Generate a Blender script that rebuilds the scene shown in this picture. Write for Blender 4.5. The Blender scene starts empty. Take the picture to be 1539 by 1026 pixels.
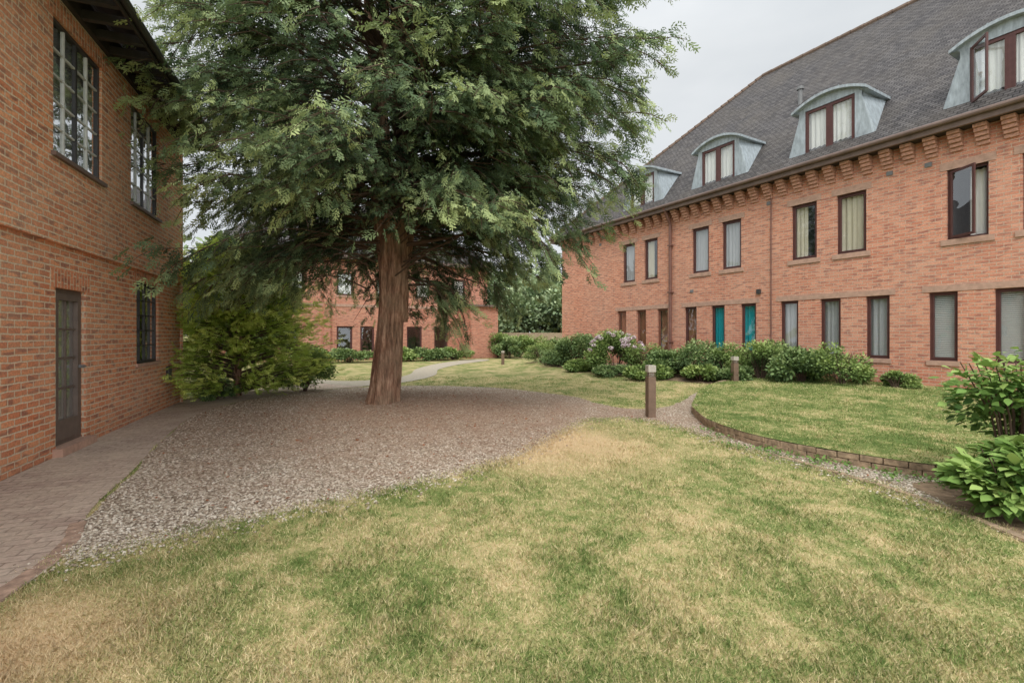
import bpy, bmesh, math, random
import numpy as np
from mathutils import Vector
from mathutils.geometry import delaunay_2d_cdt
random.seed(3); rng=np.random.default_rng(7)
scene=bpy.context.scene
D=bpy.data
def srgb(*c): return tuple((x/255/12.92 if x/255<=0.04045 else ((x/255+0.055)/1.055)**2.4) for x in c)

# ------------------------------------------------------------ materials
class NT:
    def __init__(s,name):
        s.m=D.materials.new(name); s.m.use_nodes=True; s.t=s.m.node_tree; s.t.nodes.clear()
        s.out=s.n('ShaderNodeOutputMaterial')
    def n(s,typ,**kw):
        nd=s.t.nodes.new(typ)
        for k,v in kw.items(): setattr(nd,k,v)
        return nd
    def l(s,a,b): s.t.links.new(a,b)
    def set(s,nd,i,v):
        if isinstance(v,bpy.types.NodeSocket): s.l(v,nd.inputs[i])
        else:
            if isinstance(v,tuple) and len(v)==3 and nd.inputs[i].type=='RGBA': v=v+(1,)
            nd.inputs[i].default_value=v
    def math(s,op,a,b=0.0,clamp=False):
        nd=s.n('ShaderNodeMath',operation=op,use_clamp=clamp); s.set(nd,0,a); s.set(nd,1,b); return nd.outputs[0]
    def noise(s,vec,scale,detail=4,rough=.55):
        nd=s.n('ShaderNodeTexNoise'); s.set(nd,'Vector',vec); s.set(nd,'Scale',scale); s.set(nd,'Detail',detail); s.set(nd,'Roughness',rough); return nd.outputs['Fac']
    def ramp(s,fac,stops):
        nd=s.n('ShaderNodeValToRGB'); s.set(nd,0,fac); e=nd.color_ramp.elements
        while len(e)<len(stops): e.new(.5)
        for i,(p,c) in enumerate(stops):
            e[i].position=p; e[i].color=(c+(1,)) if isinstance(c,tuple) else (c,c,c,1)
        return nd.outputs[0]
    def mix(s,fac,a,b,mode='MIX'):
        nd=s.n('ShaderNodeMix',data_type='RGBA',blend_type=mode); s.set(nd,0,fac)
        for i,v in ((6,a),(7,b)): s.set(nd,i,v)
        return nd.outputs[2]
    def obj(s): return s.n('ShaderNodeTexCoord').outputs['Object']
    def xyz(s,v):
        nd=s.n('ShaderNodeSeparateXYZ'); s.l(v,nd.inputs[0]); return nd.outputs
    def comb(s,x,y,z=0.0):
        nd=s.n('ShaderNodeCombineXYZ'); s.set(nd,0,x); s.set(nd,1,y); s.set(nd,2,z); return nd.outputs[0]
    def bump(s,h,dist=.01,strength=1.0):
        nd=s.n('ShaderNodeBump'); s.set(nd,'Height',h); s.set(nd,'Distance',dist); s.set(nd,'Strength',strength); return nd.outputs[0]
    def pbr(s,col,rough=.8,normal=None,metal=0.0,spec=.3):
        p=s.n('ShaderNodeBsdfPrincipled'); s.set(p,'Base Color',col); s.set(p,'Roughness',rough); s.set(p,'Metallic',metal)
        s.set(p,'Specular IOR Level',spec)
        if normal is not None: s.l(normal,p.inputs['Normal'])
        s.l(p.outputs[0],s.out.inputs[0]); return p

def brick_mat(name,c1,c2,mortar,dark,weather=.35,swap=False,bw=.225,rh=.075,ms=.007,pale=None,dk=(.52,.66),wob_=.014):
    t=NT(name); o=t.obj(); x,y,z=t.xyz(o)
    nz=t.noise(o,7,2); wob=t.math('MULTIPLY',t.math('SUBTRACT',nz,.5),wob_)
    u=t.math('ADD',x,y); w=t.math('ADD',z,wob)
    v=t.comb(w,u) if swap else t.comb(u,w)
    b=t.n('ShaderNodeTexBrick'); b.offset=.5
    t.set(b,'Vector',v); t.set(b,'Color1',c1); t.set(b,'Color2',c2); t.set(b,'Mortar',mortar); t.set(b,'Scale',1.0)
    t.set(b,'Mortar Size',ms); t.set(b,'Mortar Smooth',.25); t.set(b,'Bias',0.0); t.set(b,'Brick Width',bw); t.set(b,'Row Height',rh)
    st=t.comb(t.math('MULTIPLY',u,4.4),t.math('MULTIPLY',z,13.3))
    pn=t.noise(st,1.0,1)
    bc=t.mix(t.ramp(pn,[(dk[0],0.0),(dk[1],1.0)]),b.outputs[0],dark)
    bc=t.mix(b.outputs['Fac'],bc,mortar)
    big=t.noise(o,.7,5,.65); fine=t.noise(o,38,3,.7)
    bc=t.mix(t.ramp(big,[(.3,0.0),(.75,weather)]),bc,pale or tuple(.7*a+.08 for a in mortar))
    bc=t.mix(.6,bc,t.ramp(fine,[(.25,.5),(.75,1.5)]),'MULTIPLY')
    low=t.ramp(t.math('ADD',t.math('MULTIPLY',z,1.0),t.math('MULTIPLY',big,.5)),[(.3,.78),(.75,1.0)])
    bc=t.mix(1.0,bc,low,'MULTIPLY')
    h=t.math('ADD',t.math('MULTIPLY',b.outputs['Fac'],-1.0),t.math('MULTIPLY',fine,.5))
    t.pbr(bc,.9,t.bump(h,.008,.9),spec=.15); return t.m
def plain(name,col,rough=.6,nscale=12,amt=.35,metal=0.0,spec=.3,bd=.002,stretch=None):
    t=NT(name); o=t.obj()
    if stretch:
        mp=t.n('ShaderNodeMapping'); t.l(o,mp.inputs[0]); mp.inputs['Scale'].default_value=stretch; o=mp.outputs[0]
    f=t.noise(o,nscale,4,.65)
    c=t.mix(1.0,col,t.ramp(f,[(.25,1-amt),(.75,1+amt)]),'MULTIPLY')
    t.pbr(c,rough,t.bump(f,bd),metal,spec); return t.m
def roof_mat(name,axis):
    t=NT(name); o=t.obj(); x,y,z=t.xyz(o)
    v=t.comb(x if axis=='x' else y,t.math('MULTIPLY',z,1.414))
    b=t.n('ShaderNodeTexBrick'); b.offset=.5
    t.set(b,'Vector',v); t.set(b,'Color1',srgb(102,98,97)); t.set(b,'Color2',srgb(72,69,70)); t.set(b,'Mortar',srgb(28,27,27)); t.set(b,'Scale',1.0)
    t.set(b,'Mortar Size',.010); t.set(b,'Mortar Smooth',.6); t.set(b,'Brick Width',.17); t.set(b,'Row Height',.1)
    big=t.noise(o,.6,6,.7); fine=t.noise(o,11,4,.7)
    c=t.mix(t.ramp(big,[(.42,0.0),(.75,.5)]),b.outputs[0],srgb(104,96,86))
    c=t.mix(.8,c,t.ramp(fine,[(.25,.5),(.75,1.4)]),'MULTIPLY')
    saw=t.math('FRACT',t.math('MULTIPLY',z,14.14))
    h=t.math('ADD',t.math('MULTIPLY',saw,-.8),t.math('MULTIPLY',b.outputs['Fac'],-.5))
    t.pbr(c,.8,t.bump(h,.02,1.0),spec=.2); return t.m
def leaf_mat(name,dark,mid,light,trans=0,rough=.6):
    t=NT(name)
    a=t.n('ShaderNodeAttribute',attribute_name='tint').outputs['Fac']
    c=t.ramp(a,[(.05,dark),(.5,mid),(.95,light)])
    p=t.pbr(c,rough,spec=.2)
    if trans:
        tr=t.n('ShaderNodeBsdfTranslucent'); t.l(c,tr.inputs[0])
        m=t.n('ShaderNodeMixShader'); m.inputs[0].default_value=trans
        t.l(p.outputs[0],m.inputs[1]); t.l(tr.outputs[0],m.inputs[2]); t.l(m.outputs[0],t.out.inputs[0])
    return t.m
def glass_mat(name,k,base):
    t=NT(name); lw=t.n('ShaderNodeLayerWeight')
    f=t.math('ADD',t.math('MULTIPLY',t.math('POWER',lw.outputs['Facing'],k),.8),base,True)
    g=t.n('ShaderNodeBsdfGlossy'); g.inputs['Roughness'].default_value=.015; g.inputs[0].default_value=(.93,.95,.97,1)
    o=t.obj(); t.l(t.bump(t.noise(o,1.6,2),.02,.8),g.inputs['Normal'])
    tp=t.n('ShaderNodeBsdfTransparent'); tp.inputs[0].default_value=(.9,.92,.92,1)
    m=t.n('ShaderNodeMixShader'); t.l(f,m.inputs[0]); t.l(tp.outputs[0],m.inputs[1]); t.l(g.outputs[0],m.inputs[2]); t.l(m.outputs[0],t.out.inputs[0]); return t.m

M={}
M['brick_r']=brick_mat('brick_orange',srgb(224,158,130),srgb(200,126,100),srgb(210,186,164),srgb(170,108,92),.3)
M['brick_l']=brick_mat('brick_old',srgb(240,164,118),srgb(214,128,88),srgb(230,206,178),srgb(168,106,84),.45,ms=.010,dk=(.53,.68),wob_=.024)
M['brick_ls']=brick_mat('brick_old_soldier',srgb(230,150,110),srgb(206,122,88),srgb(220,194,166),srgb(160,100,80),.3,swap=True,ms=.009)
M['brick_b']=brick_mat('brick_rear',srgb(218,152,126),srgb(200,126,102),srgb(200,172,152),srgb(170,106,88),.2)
M['brick_c']=plain('brick_corbel',srgb(192,146,126),.9,20,.4,bd=.004)
M['kerb']=plain('brick_kerb_mat',srgb(160,138,114),.95,14,.6,bd=.006)
M['edging']=plain('brick_edging_mat',srgb(168,142,124),.95,14,.55,bd=.006)
M['stone']=plain('sandstone_trim',srgb(184,150,132),.85,9,.25,bd=.003)
M['roofx']=roof_mat('clay_tiles_x','x'); M['roofy']=roof_mat('clay_tiles_y','y')
M['ridge']=plain('ridge_tiles',srgb(110,92,80),.85,8,.4,bd=.004)
M['lead']=plain('lead_sheet',srgb(162,171,176),.55,5,.35,metal=.1,spec=.4,stretch=(3,3,.8))
M['frame']=plain('brown_window_frame',srgb(90,60,57),.45,8,.2,bd=.0005)
M['frame_tan']=plain('tan_timber',srgb(130,88,72),.6,8,.3,bd=.001)
M['fascia']=plain('brown_fascia',srgb(118,100,92),.55,4,.25,bd=.001)
M['black']=plain('black_frame',srgb(66,64,64),.4,8,.2,bd=.0005)
M['greybar']=plain('painted_bars',srgb(206,206,202),.45,8,.15,bd=.0005)
M['taupe']=plain('taupe_door',srgb(112,98,90),.5,8,.2,bd=.0005)
M['soffit']=plain('dark_soffit',srgb(66,60,58),.7,6,.3)
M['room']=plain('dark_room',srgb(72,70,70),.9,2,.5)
M['white']=plain('white_curtain',srgb(240,238,232),.9,6,.08,stretch=(6,6,.4))
M['net']=plain('grey_net_curtain',srgb(196,196,198),.9,6,.15,stretch=(8,8,.4))
M['cream']=plain('cream_curtain',srgb(226,216,194),.9,6,.1,stretch=(6,6,.4))
M['teal']=plain('teal_curtain',srgb(40,180,190),.9,6,.2,stretch=(6,6,.4))
M['blind']=plain('white_blind',srgb(236,236,230),.7,6,.05)
M['orange']=plain('orange_interior',srgb(160,108,84),.9,6,.2)
M['pipe']=plain('brown_pipe',srgb(124,90,80),.5,6,.2)
M['metalgrey']=plain('grey_metal',srgb(120,120,120),.5,6,.2)
M['glass']=glass_mat('window_glass',2.2,.13)
M['glass_l']=glass_mat('old_window_glass',1.4,.25)
t=NT('yew_bark'); o=t.obj()
mp=t.n('ShaderNodeMapping'); t.l(o,mp.inputs[0]); mp.inputs['Scale'].default_value=(1,1,.14)
f1=t.noise(mp.outputs[0],20,6,.72); f2=t.noise(o,2.2,3)
c=t.ramp(f1,[(.34,srgb(80,54,44)),(.5,srgb(158,120,98)),(.66,srgb(212,174,148))])
c=t.mix(t.ramp(f2,[(.4,0.0),(.75,.6)]),c,srgb(152,138,116))
t.pbr(c,.9,t.bump(f1,.07,1.0),spec=.15); M['bark']=t.m
M['twig']=plain('twig_brown',srgb(92,76,64),.9,12,.3)
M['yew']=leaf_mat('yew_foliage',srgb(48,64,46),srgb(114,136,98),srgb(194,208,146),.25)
M['conifer']=leaf_mat('conifer_foliage',srgb(86,112,46),srgb(176,200,90),srgb(228,238,134),.28)
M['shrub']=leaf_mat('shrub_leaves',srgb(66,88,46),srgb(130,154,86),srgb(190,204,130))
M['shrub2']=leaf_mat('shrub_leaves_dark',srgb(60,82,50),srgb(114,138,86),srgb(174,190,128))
M['plant']=leaf_mat('broad_leaves',srgb(66,98,48),srgb(122,156,80),srgb(186,206,122),.2)
M['bgtree']=leaf_mat('background_leaves',srgb(92,110,84),srgb(138,158,118),srgb(188,202,158))
M['flower']=leaf_mat('hydrangea_petals',srgb(190,160,172),srgb(226,206,212),srgb(240,236,230))

def lawn_k(t,o,green,blade):
    mp=t.n('ShaderNodeMapping'); t.l(o,mp.inputs[0]); mp.inputs['Rotation'].default_value=(0,0,.9); mp.inputs['Scale'].default_value=(1,.7,0)
    a=t.noise(mp.outputs[0],1.3,3,.7); b=t.noise(o,5.5,3,.7); x,y,z=t.xyz(o)
    dx=t.math('SUBTRACT',x,.6); dy=t.math('SUBTRACT',y,6.5)
    d=t.math('MULTIPLY',t.math('SQRT',t.math('ADD',t.math('MULTIPLY',dx,dx),t.math('MULTIPLY',t.math('MULTIPLY',dy,dy),.9))),.95)
    dx2=t.math('ADD',x,2.4); dy2=t.math('SUBTRACT',y,2.1)
    d2=t.math('MULTIPLY',t.math('SQRT',t.math('ADD',t.math('MULTIPLY',dx2,dx2),t.math('MULTIPLY',dy2,dy2))),1.7)
    d=t.math('MINIMUM',d,d2)
    dry=t.ramp(t.math('ADD',t.math('MULTIPLY',d,.4),t.math('MULTIPLY',t.math('SUBTRACT',b,.5),.9)),[(.05,.22),(.65,0.0)])
    k=t.math('ADD',t.math('ADD',t.math('MULTIPLY',a,.6),t.math('MULTIPLY',b,.45)),t.math('SUBTRACT',dry,green+.035))
    return k,dry
def lawn_mat(name,green=0.0,blade=False):
    t=NT(name); o=t.obj(); k,dry=lawn_k(t,o,green,blade)
    if blade:
        a=t.n('ShaderNodeAttribute',attribute_name='tint').outputs['Fac']
        k=t.math('ADD',k,t.math('MULTIPLY',t.math('SUBTRACT',a,.5),.34))
        c=t.ramp(k,[(.30,srgb(106,130,70)),(.43,srgb(150,164,98)),(.52,srgb(194,188,132)),(.66,srgb(230,212,168))])
    else:
        f=t.noise(o,60,2,.7)
        k=t.math('ADD',k,t.math('MULTIPLY',t.math('SUBTRACT',f,.5),.3))
        c=t.ramp(k,[(.32,srgb(92,110,58)),(.43,srgb(126,134,80)),(.53,srgb(170,158,112)),(.67,srgb(200,178,138))])
    c=t.mix(t.math('MULTIPLY',dry,2.1,True),c,srgb(204,168,134))
    t.pbr(c,.9,spec=.1)
    return t.m
M['lawn']=lawn_mat('lawn_soil'); M['blade']=lawn_mat('grass_blades',0,True)
M['lawn2']=lawn_mat('raised_lawn_soil',.07); M['blade2']=lawn_mat('raised_grass_blades',.07,True)
TR=(-2.5,9.3)
def gravel(name,stone=False):
    t=NT(name); o=t.obj(); x,y,z=t.xyz(o)
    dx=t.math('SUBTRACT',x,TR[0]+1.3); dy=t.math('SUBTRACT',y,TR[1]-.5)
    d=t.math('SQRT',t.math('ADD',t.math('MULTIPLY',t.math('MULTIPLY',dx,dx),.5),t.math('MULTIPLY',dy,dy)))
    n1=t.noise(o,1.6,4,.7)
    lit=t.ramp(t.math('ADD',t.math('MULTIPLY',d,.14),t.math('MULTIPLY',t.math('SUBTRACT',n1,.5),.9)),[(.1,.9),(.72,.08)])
    if stone:
        a=t.n('ShaderNodeAttribute',attribute_name='tint').outputs['Fac']
        c=t.ramp(a,[(.0,srgb(128,114,98)),(.3,srgb(188,174,156)),(.7,srgb(216,204,186)),(1,srgb(242,234,220))])
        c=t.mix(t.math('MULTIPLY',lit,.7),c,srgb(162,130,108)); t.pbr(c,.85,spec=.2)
    else:
        vo=t.n('ShaderNodeTexVoronoi'); t.l(o,vo.inputs[0]); vo.inputs['Scale'].default_value=36
        vx=t.xyz(vo.outputs['Color'])[0]
        c=t.ramp(vx,[(.0,srgb(124,110,94)),(.5,srgb(184,170,150)),(1,srgb(224,212,194))])
        c=t.mix(t.ramp(vo.outputs['Distance'],[(.45,0.0),(.8,.75)]),c,srgb(92,76,62))
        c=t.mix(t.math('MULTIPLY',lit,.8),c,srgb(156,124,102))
        c=t.mix(.7,c,t.ramp(t.noise(o,20,3,.7),[(.25,.6),(.75,1.35)]),'MULTIPLY')
        t.pbr(c,.9,t.bump(t.math('MULTIPLY',vo.outputs['Distance'],-1.0),.015,.8),spec=.2)
    return t.m
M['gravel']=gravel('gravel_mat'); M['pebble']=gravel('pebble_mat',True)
t=NT('paver_mat'); o=t.obj(); mp=t.n('ShaderNodeMapping'); t.l(o,mp.inputs[0]); mp.inputs['Rotation'].default_value=(0,0,-.36)
b=t.n('ShaderNodeTexBrick'); t.l(mp.outputs[0],b.inputs['Vector']); t.set(b,'Scale',1.0); t.set(b,'Color1',srgb(190,170,156)); t.set(b,'Color2',srgb(166,144,132)); t.set(b,'Mortar',srgb(120,104,92))
t.set(b,'Brick Width',.21); t.set(b,'Row Height',.105); t.set(b,'Mortar Size',.006); t.set(b,'Mortar Smooth',.3)
n1=t.noise(o,1.1,5,.7); n2=t.noise(o,25,4,.7)
c=t.mix(t.ramp(n1,[(.35,0.0),(.65,.85)]),b.outputs[0],srgb(200,184,166)); c=t.mix(.7,c,t.ramp(n2,[(.25,.6),(.75,1.35)]),'MULTIPLY')
t.pbr(c,.9,t.bump(t.math('ADD',t.math('MULTIPLY',b.outputs['Fac'],-1.0),t.math('MULTIPLY',n2,.6)),.006,.8),spec=.15); M['paver']=t.m
M['farpath']=plain('path_tarmac',srgb(172,162,144),.9,14,.25,bd=.004)
M['soil']=plain('bed_soil',srgb(132,112,90),.95,14,.5,bd=.02)
M['fence']=plain('fence_timber',srgb(176,158,134),.85,10,.3)
M['boll']=plain('bollard_brown',srgb(124,102,86),.6,9,.25,bd=.001)
M['bolltop']=plain('bollard_head',srgb(186,178,166),.5,9,.2,bd=.001)
M['dead']=plain('dead_leaf_mat',srgb(150,96,66),.9,9,.5)

# ------------------------------------------------------------ mesh helpers
def empty(name,loc=(0,0,0),rz=0):
    e=D.objects.new(name,None); scene.collection.objects.link(e); e.location=loc; e.rotation_euler=(0,0,rz); return e
class MB:
    def __init__(s): s.v=[]; s.f=[]; s.m=[]; s.mats=[]
    def mi(s,m):
        if m not in s.mats: s.mats.append(m)
        return s.mats.index(m)
    def poly(s,pts,m):
        i=len(s.v); s.v+= [tuple(p) for p in pts]; s.f.append(tuple(range(i,i+len(pts)))); s.m.append(s.mi(m))
    def box(s,x0,x1,y0,y1,z0,z1,m,fn=None):
        i=len(s.v); P=[(x,y,z) for z in (z0,z1) for y in (y0,y1) for x in (x0,x1)]
        if fn: P=[fn(*p) for p in P]
        s.v+=P; k=s.mi(m)
        for f in ((0,2,3,1),(4,5,7,6),(0,1,5,4),(2,6,7,3),(0,4,6,2),(1,3,7,5)): s.f.append(tuple(i+a for a in f)); s.m.append(k)
    def cyl(s,p0,p1,r0,r1,m,n=10):
        p0=Vector(p0); p1=Vector(p1); d=(p1-p0).normalized(); a=d.orthogonal().normalized(); b=d.cross(a); i=len(s.v); k=s.mi(m)
        for p,r in ((p0,r0),(p1,r1)):
            for j in range(n):
                an=2*math.pi*j/n; q=p+a*(r*math.cos(an))+b*(r*math.sin(an)); s.v.append(tuple(q))
        for j in range(n): s.f.append((i+j,i+(j+1)%n,i+n+(j+1)%n,i+n+j)); s.m.append(k)
        s.f.append(tuple(i+n+j for j in range(n))); s.m.append(k)
        s.f.append(tuple(i+j for j in reversed(range(n)))); s.m.append(k)
    def make(s,name,parent=None,bevel=0):
        me=D.meshes.new(name); me.from_pydata(s.v,[],s.f)
        for m in s.mats: me.materials.append(M[m])
        me.polygons.foreach_set('material_index',s.m); me.update()
        ob=D.objects.new(name,me); scene.collection.objects.link(ob)
        if parent: ob.parent=parent
        if bevel:
            b=ob.modifiers.new('b','BEVEL'); b.width=bevel; b.segments=2; b.limit_method='ANGLE'
        return ob
def facade(mb,x0,x1,z0,z1,ops,y,m,rev=.12):
    xs=sorted({x0,x1}|{o[0] for o in ops}|{o[1] for o in ops}); zs=sorted({z0,z1}|{o[2] for o in ops}|{o[3] for o in ops})
    xs=[a for a in xs if x0<=a<=x1]; zs=[a for a in zs if z0<=a<=z1]
    for i in range(len(xs)-1):
        for j in range(len(zs)-1):
            cx=(xs[i]+xs[i+1])/2; cz=(zs[j]+zs[j+1])/2
            if any(o[0]<cx<o[1] and o[2]<cz<o[3] for o in ops): continue
            mb.poly([(xs[i],y,zs[j]),(xs[i+1],y,zs[j]),(xs[i+1],y,zs[j+1]),(xs[i],y,zs[j+1])],m)
    for a,b,c,d in ops:
        r=y+rev
        mb.poly([(a,y,c),(a,y,d),(a,r,d),(a,r,c)],m); mb.poly([(b,y,c),(b,r,c),(b,r,d),(b,y,d)],m)
        mb.poly([(a,y,d),(b,y,d),(b,r,d),(a,r,d)],m); mb.poly([(a,y,c),(a,r,c),(b,r,c),(b,y,c)],m)
def curtain(mb,x0,x1,z0,z1,y,m,amp=.02,n=None):
    n=n or max(8,int((x1-x0)/.02)); ph=random.random()*6
    for i in range(n):
        a=x0+(x1-x0)*i/n; b=x0+(x1-x0)*(i+1)/n
        ya=y+amp*math.sin(a*55+ph+math.sin(a*9)); yb=y+amp*math.sin(b*55+ph+math.sin(b*9))
        mb.poly([(a,ya,z0),(b,yb,z0),(b,yb,z1),(a,ya,z1)],m)
def window(mb,x0,x1,z0,z1,y=0,cols=1,rows=1,fr=.05,bar=.02,fm='frame',bm=None,rev=.07,inner=None,sash=0,glass='glass'):
    bm=bm or fm; yc=y+rev; a,b=yc,yc+.05
    mb.box(x0,x0+fr,a,b,z0,z1,fm); mb.box(x1-fr,x1,a,b,z0,z1,fm)
    mb.box(x0+fr,x1-fr,a,b,z0,z0+fr,fm); mb.box(x0+fr,x1-fr,a,b,z1-fr,z1,fm)
    gx0,gx1,gz0,gz1=x0+fr,x1-fr,z0+fr,z1-fr
    if sash:
        s=sash; b2=yc+.045; a2=yc-.008
        mb.box(gx0,gx0+s,a2,b2,gz0,gz1,bm); mb.box(gx1-s,gx1,a2,b2,gz0,gz1,bm)
        mb.box(gx0+s,gx1-s,a2,b2,gz0,gz0+s,bm); mb.box(gx0+s,gx1-s,a2,b2,gz1-s,gz1,bm)
    for i in range(1,cols):
        c=gx0+(gx1-gx0)*i/cols; w=bar*(1.9 if cols==4 and i==2 else 1); mb.box(c-w/2,c+w/2,yc+.006,yc+.042,gz0,gz1,fm if (cols==4 and i==2) else bm)
    for j in range(1,rows):
        c=gz0+(gz1-gz0)*j/rows; w=bar; mb.box(gx0,gx1,yc+.012,yc+.038,c-w/2,c+w/2,bm)
    mb.poly([(gx0,yc+.026,gz0),(gx1,yc+.026,gz0),(gx1,yc+.026,gz1),(gx0,yc+.026,gz1)],glass)
    r0=yc+.052; r1=yc+1.2
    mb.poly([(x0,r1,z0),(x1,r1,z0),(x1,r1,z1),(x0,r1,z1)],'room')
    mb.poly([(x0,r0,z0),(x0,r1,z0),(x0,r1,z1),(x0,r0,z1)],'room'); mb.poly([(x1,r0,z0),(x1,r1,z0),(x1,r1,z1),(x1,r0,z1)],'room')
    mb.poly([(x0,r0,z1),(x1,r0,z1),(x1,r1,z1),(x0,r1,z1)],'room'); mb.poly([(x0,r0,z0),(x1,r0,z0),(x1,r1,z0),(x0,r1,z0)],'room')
    w=gx1-gx0; yc2=yc+.1
    if inner=='half': curtain(mb,gx0,gx0+w*.55,gz0,gz1,yc2,'cream',.02)
    elif inner=='sides': curtain(mb,gx0,gx0+w*.3,gz0,gz1,yc2,'white',.02); curtain(mb,gx1-w*.28,gx1,gz0,gz1,yc2,'white',.02)
    elif inner=='blinds':
        z=gz0+.01
        while z<gz1-.02:
            mb.poly([(gx0,yc2-.018,z),(gx1,yc2-.018,z),(gx1,yc2+.012,z+.036),(gx0,yc2+.012,z+.036)],'blind'); z+=.042
    elif inner: curtain(mb,gx0,gx1,gz0,gz1,yc2 if glass=='glass' else yc+.066,inner,.02 if glass=='glass' else .008)

# ------------------------------------------------------------ brick terrace
A=math.atan2(-.868,.497)
bt=empty('brick_terrace',(9.9,10.4,0),A)
W=MB(); WN=MB(); TR_=MB()
ups=[]; lows=[]
for k in range(6):
    c=-10.74+3.46*k
    for off in (0,1.19): ups.append((c+off,c+off+.69,3.6,5.15))
    c=-11.06+3.46*k
    for off in (0,1.1,2.19): lows.append((c+off,c+off+.51,.9,2.45))
XL,XR=-15.0,9.6
ops=[o for o in ups+lows if o[1]<XR-.1]
facade(W,XL,XR,0,6.1,ops,0,'brick_r')
W.poly([(XL,0,0),(XL,12.6,0),(XL,12.6,6.1),(XL,0,6.1)],'brick_r'); W.poly([(XR,0,0),(XR,12.6,0),(XR,12.6,6.1),(XR,0,6.1)],'brick_r'); W.poly([(XL,12.6,0),(XR,12.6,0),(XR,12.6,6.1),(XL,12.6,6.1)],'brick_r')
W.make('walls',bt)
ui=['net','half','net','net','half','cream',None,'white','white',None,'net','net']
for i,o in enumerate(ups):
    if o[1]>XR-.1: continue
    if i==6:
        x0,x1,z0,z1=o
        for bx in ((x0,x0+.05,z0,z1),(x1-.05,x1,z0,z1)): WN.box(bx[0],bx[1],.07,.12,bx[2],bx[3],'frame')
        WN.box(x0+.05,x1-.05,.07,.12,z0,z0+.05,'frame'); WN.box(x0+.05,x1-.05,.07,.12,z1-.05,z1,'frame')
        curtain(WN,x0+.3,x0+.6,z0+.05,z1-.05,.3,'white',.03)
        r1=1.3
        for q in ([(x0,r1,z0),(x1,r1,z0),(x1,r1,z1),(x0,r1,z1)],[(x0,.12,z0),(x0,r1,z0),(x0,r1,z1),(x0,.12,z1)],[(x1,.12,z0),(x1,r1,z0),(x1,r1,z1),(x1,.12,z1)],[(x0,.12,z1),(x1,.12,z1),(x1,r1,z1),(x0,r1,z1)],[(x0,.12,z0),(x1,.12,z0),(x1,r1,z0),(x0,r1,z0)]): WN.poly(q,'room')
        an=math.radians(-32)
        def sw(x,y,z,x1=x0+.04,an=an):
            return (x1+math.cos(an)*(x-x1)-math.sin(an)*(y-.07), .06+math.sin(an)*(x-x1)+math.cos(an)*(y-.07), z)
        a,b,c,d=x0+.05,x1-.05,z0+.03,z1-.03
        for bx in ((a,a+.05,c,d),(b-.05,b,c,d),(a+.05,b-.05,c,c+.05),(a+.05,b-.05,d-.05,d)): WN.box(bx[0],bx[1],.05,.085,bx[2],bx[3],'frame',sw)
        WN.poly([sw(a+.05,.067,c+.05),sw(b-.05,.067,c+.05),sw(b-.05,.067,d-.05),sw(a+.05,.067,d-.05)],'glass')
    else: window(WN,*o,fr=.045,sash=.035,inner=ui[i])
    TR_.box(o[0]-.1,o[1]+.1,-.035,.068,o[2]-.13,o[2],'stone')
    TR_.box(o[0]-.12,o[1]+.12,-.012,.06,o[3],o[3]+.16,'stone')
li=['orange','orange','orange','orange','teal','teal','net','net','net','blinds','blinds','blinds','net','net','net','blinds','blinds','blinds']
for i,o in enumerate(lows):
    if o[1]>XR-.1: continue
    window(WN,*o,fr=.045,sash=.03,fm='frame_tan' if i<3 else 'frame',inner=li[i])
    TR_.box(o[0]-.04,o[1]+.04,-.03,.068,o[2]-.11,o[2],'stone')
for k in range(6):
    c=-11.06+3.46*k
    if c+2.9<XR: TR_.box(c-.12,c+2.82,-.014,.06,2.452,2.6,'stone')
TR_.make('stone_trim',bt,.004); WN.make('windows',bt)
C=MB(); x=XL+.1
while x<XR:
    for k in range(5): C.box(x,x+.215,-.055*(k+1),.0-.001,5.52+.084*k,5.52+.084*(k+1)-.008,'brick_c')
    x+=.43
C.box(XL-.3,XR,-.33,-.001,5.945,6.02,'soffit'); C.make('corbels',bt,.003)
E=MB()
E.box(XL-.42,XR,-.42,-.335,5.93,6.13,'fascia'); E.box(XL-.42,XL-.335,-.334,12.9,5.93,6.13,'fascia')
E.cyl((XL-.45,-.47,6.1),(XR,-.47,6.1),.055,.055,'fascia')
E.cyl((-8.17,-.09,.2),(-8.17,-.09,5.5),.055,.055,'pipe'); E.cyl((-8.17,-.09,5.5),(-8.17,-.44,6.08),.055,.055,'pipe')
for z in (1.2,3,4.7): E.box(-8.25,-8.09,-.16,-.002,z,z+.05,'pipe')
E.cyl((-4.4,-.04,.2),(-4.4,-.04,5.6),.018,.018,'pipe')
E.cyl((-5.1,2.74,9.1),(-5.1,2.74,9.75),.07,.07,'metalgrey'); E.cyl((-5.1,2.74,9.75),(-5.1,2.74,9.85),.11,.1,'metalgrey')
for vx,vz in ((-7.35,2.95),(-1.5,5.35),(-.75,5.33),(-4.55,5.35),(-12.2,5.35)): E.box(vx,vx+.13,-.025,-.002,vz,vz+.1,'metalgrey')
E.box(-4.86,-4.74,-.06,-.002,2.72,2.86,'black')
E.make('eaves_and_pipes',bt)
R=MB(); ez=6.14; hy=6.3; rz=6.55+hy; e0=-.42
R.poly([(XL-.42,e0,ez),(XR,e0,ez),(XR,hy,rz),(XL+hy,hy,rz)],'roofx')
R.poly([(XL-.42,e0,ez),(XL+hy,hy,rz),(XL-.42,13.02,ez)],'roofy')
R.poly([(XL-.42,13.02,ez),(XL+hy,hy,rz),(XR,hy,rz),(XR,13.02,ez)],'roofx')
R.poly([(XR,e0,ez),(XR,13.02,ez),(XR,hy,rz)],'brick_r')
x=XL+hy
while x<XR: R.cyl((x,hy,rz-.02),(x+.43,hy,rz-.02),.11,.12,'ridge',8); x+=.44
N=34
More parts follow.
